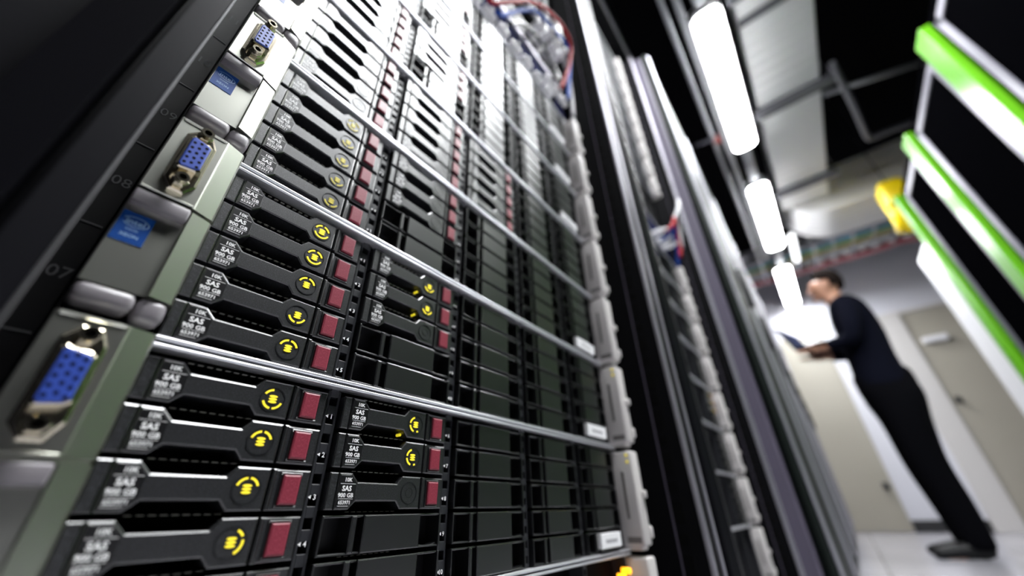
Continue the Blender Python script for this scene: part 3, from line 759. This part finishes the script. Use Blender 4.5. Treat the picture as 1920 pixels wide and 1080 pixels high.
# hands: palm and five fingers each, under the laptop
for s in (-1, 1):
    c = (.340, PY+s*.105, .868)
    HJ = [(c, .024), ((c[0]-.045, c[1]-s*.01, c[2]+.002), (.026, .016))]; HE = [(0, 1)]
    for k, (dy, l) in enumerate(((-.026, .058), (-.009, .068), (.009, .064), (.025, .050))):
        p = len(HJ); y = c[1]-s*.01+dy
        HJ += [((c[0]-.060, y, c[2]+.002), .0095), ((c[0]-.060-l*.5, y, c[2]+.003), .0085), ((c[0]-.060-l, y, c[2]+.010), .0075)]; HE += [(1, p), (p, p+1), (p+1, p+2)]
    p = len(HJ); HJ += [((c[0]-.025, c[1]+s*.044, c[2]+.008), .010), ((c[0]-.050, c[1]+s*.062, c[2]+.030), .0085)]; HE += [(0, p), (p, p+1)]
    skin('hand', HJ, HE, M_skin, person.o, B0, levels=1)
# face and ears
b = MB(); b.add([(.448, PY, 1.352), (.452, PY-.012, 1.318), (.452, PY+.012, 1.318), (.424, PY, 1.316), (.446, PY, 1.306)], [(0, 1, 3), (0, 3, 2), (1, 4, 3), (3, 4, 2), (0, 2, 4, 1)], 0, True)
b.ball((.468, PY, 1.262), .022, 0, (1, 1.2, .8)); person.part('nose', b, M_skin, body)
for s in (-1, 1):
    b = MB(); b.ball((.548, PY+s*.086, 1.325), .030, 0, (.6, .35, 1.05)); person.part('ear', b, M_skin, body)
    b = MB(); b.ball((.449, PY+s*.032, 1.350), .010, 0, (.6, 1.2, .7)); person.part('eye', b, M_dark, body)
b = MB(); b.box((.447, PY-.024, 1.283), (.455, PY+.024, 1.288), .002); person.part('mouth', b, mat('lips', (.35, .13, .11), .5), body)
# hair: cap on the back of the head, bare crown at the front
bm = bmesh.new(); bmesh.ops.create_uvsphere(bm, u_segments=32, v_segments=20, radius=1)
cut = [v for v in bm.verts if (v.co.x < -.40 and v.co.z > .1) or (v.co.z <= .1 and v.co.x < .12) or v.co.z < -.5]
bmesh.ops.delete(bm, geom=cut, context='VERTS')
for v in bm.verts:
    v.co = Vector((.545+v.co.x*.118, PY+v.co.y*.104, 1.362+v.co.z*.124))
b = MB(); b.take(bm, 0, True); person.part('hair', b, M_hair, body)
# clothes
J2 = [((.588, PY, .50), (.140, .170)), ((.588, PY, .60), (.150, .175)), ((.585, PY, .76), (.132, .165)), ((.605, PY, .95), (.142, .18)), ((.597, PY, 1.09), (.132, .175)), ((.580, PY, 1.175), (.078, .09)), ((.568, PY, 1.208), (.060, .062))]
E2 = [(i, i+1) for i in range(6)]
for s in (-1, 1):
    n = len(J2); J2 += [((.585, PY+s*.175, 1.115), .078), ((.565, PY+s*.205, .98), .062), ((.530, PY+s*.195, .860), .056), ((.44, PY+s*.146, .870), .048), ((.385, PY+s*.122, .871), .042)]
    E2 += [(4, n), (n, n+1), (n+1, n+2), (n+2, n+3), (n+3, n+4)]
skin('sweater', J2, E2, M_sweater, person.o, B0)
J3 = [((.590, PY, .72), (.125, .155)), ((.592, PY, .62), (.140, .17)), ((.595, PY, .54), (.140, .17))]; E3 = [(0, 1), (1, 2)]
for s in (-1, 1):
    n = len(J3); J3 += [((.597, PY+s*.098, .42), .120), ((.580, PY+s*.105, .14), .092), ((.605, PY+s*.105, -.10), .080), ((.612, PY+s*.105, -.245), .066), ((.612, PY+s*.105, -.285), .066)]
    E3 += [(2, n), (n, n+1), (n+1, n+2), (n+2, n+3), (n+3, n+4)]
skin('trousers', J3, E3, M_trouser, person.o, B0)
for s in (-1, 1):
    skin('shoe', [((.665, PY+s*.105, -.270), .042), ((.61, PY+s*.105, -.268), .045), ((.53, PY+s*.112, -.282), .040), ((.45, PY+s*.122, -.292), .030), ((.415, PY+s*.125, -.296), .020)], [(0, 1), (1, 2), (2, 3), (3, 4)], M_shoe, person.o, B0, levels=2)
# laptop
t = Thing('laptop', 'dark open laptop held in front of the person', 'laptop', (.33, PY, .885))
b = MB(); b.add([], []); b.box((.262, PY-.15, .888), (.452, PY+.15, .904), .004, seg=2); t.part('keyboard_base', b, M_laptop)
def slab(a, c, th, y0, y1):
    a = Vector((a[0], 0, a[1])); c = Vector((c[0], 0, c[1])); d = (c-a).normalized(); n = Vector((-d.z, 0, d.x))*th
    q = [a, c, c+n, a+n]; return [(p.x, y, p.z) for y in (y0, y1) for p in q]
HF = [(0, 3, 2, 1), (4, 5, 6, 7), (0, 1, 5, 4), (1, 2, 6, 5), (2, 3, 7, 6), (3, 0, 4, 7)]
b = MB(); b.add(slab((.268, .897), (.190, 1.090), .012, PY-.15, PY+.15), HF); ld = t.part('lid', b, M_laptop)
b = MB(); b.add(slab((.268, .912), (.201, 1.080), -.001, PY-.14, PY+.14), HF); t.part('screen', b, M_screen, ld)
t.o.rotation_euler[2] = -.36

# ------------------------------------------------------------------ world, camera
w = bpy.data.worlds.new('room_world'); scene.world = w; w.use_nodes = True
w.node_tree.nodes['Background'].inputs[0].default_value = (.9, .95, 1.0, 1); w.node_tree.nodes['Background'].inputs[1].default_value = 0.004
R = [[0.7873472006972516, 0.6160167350627077, -0.024652944588497844], [-0.3309883748807564, 0.3886322968007833, -0.8598905228595051], [-0.5201260242403911, 0.6851922341448997, 0.5098828502896752]]
cam = bpy.data.cameras.new('camera'); co = bpy.data.objects.new('camera', cam); COL.objects.link(co)
mw = Matrix(((R[0][0], -R[1][0], -R[2][0], 0), (R[0][1], -R[1][1], -R[2][1], 0), (R[0][2], -R[1][2], -R[2][2], 0), (0, 0, 0, 1)))
co.matrix_world = Matrix.Translation((0.17643832, -0.02069857, -0.05521581+Z0)) @ mw
cam.sensor_width = 36; cam.lens = 711.5134955/1920*36; cam.clip_start = .005; cam.clip_end = 50
cam.dof.use_dof = True; cam.dof.focus_distance = .185; cam.dof.aperture_fstop = 3.2
scene.camera = co
vs = scene.view_settings; vs.view_transform = 'Standard'; vs.look = 'None'; vs.gamma = 1.0; vs.use_curve_mapping = False; vs.exposure = 0.0
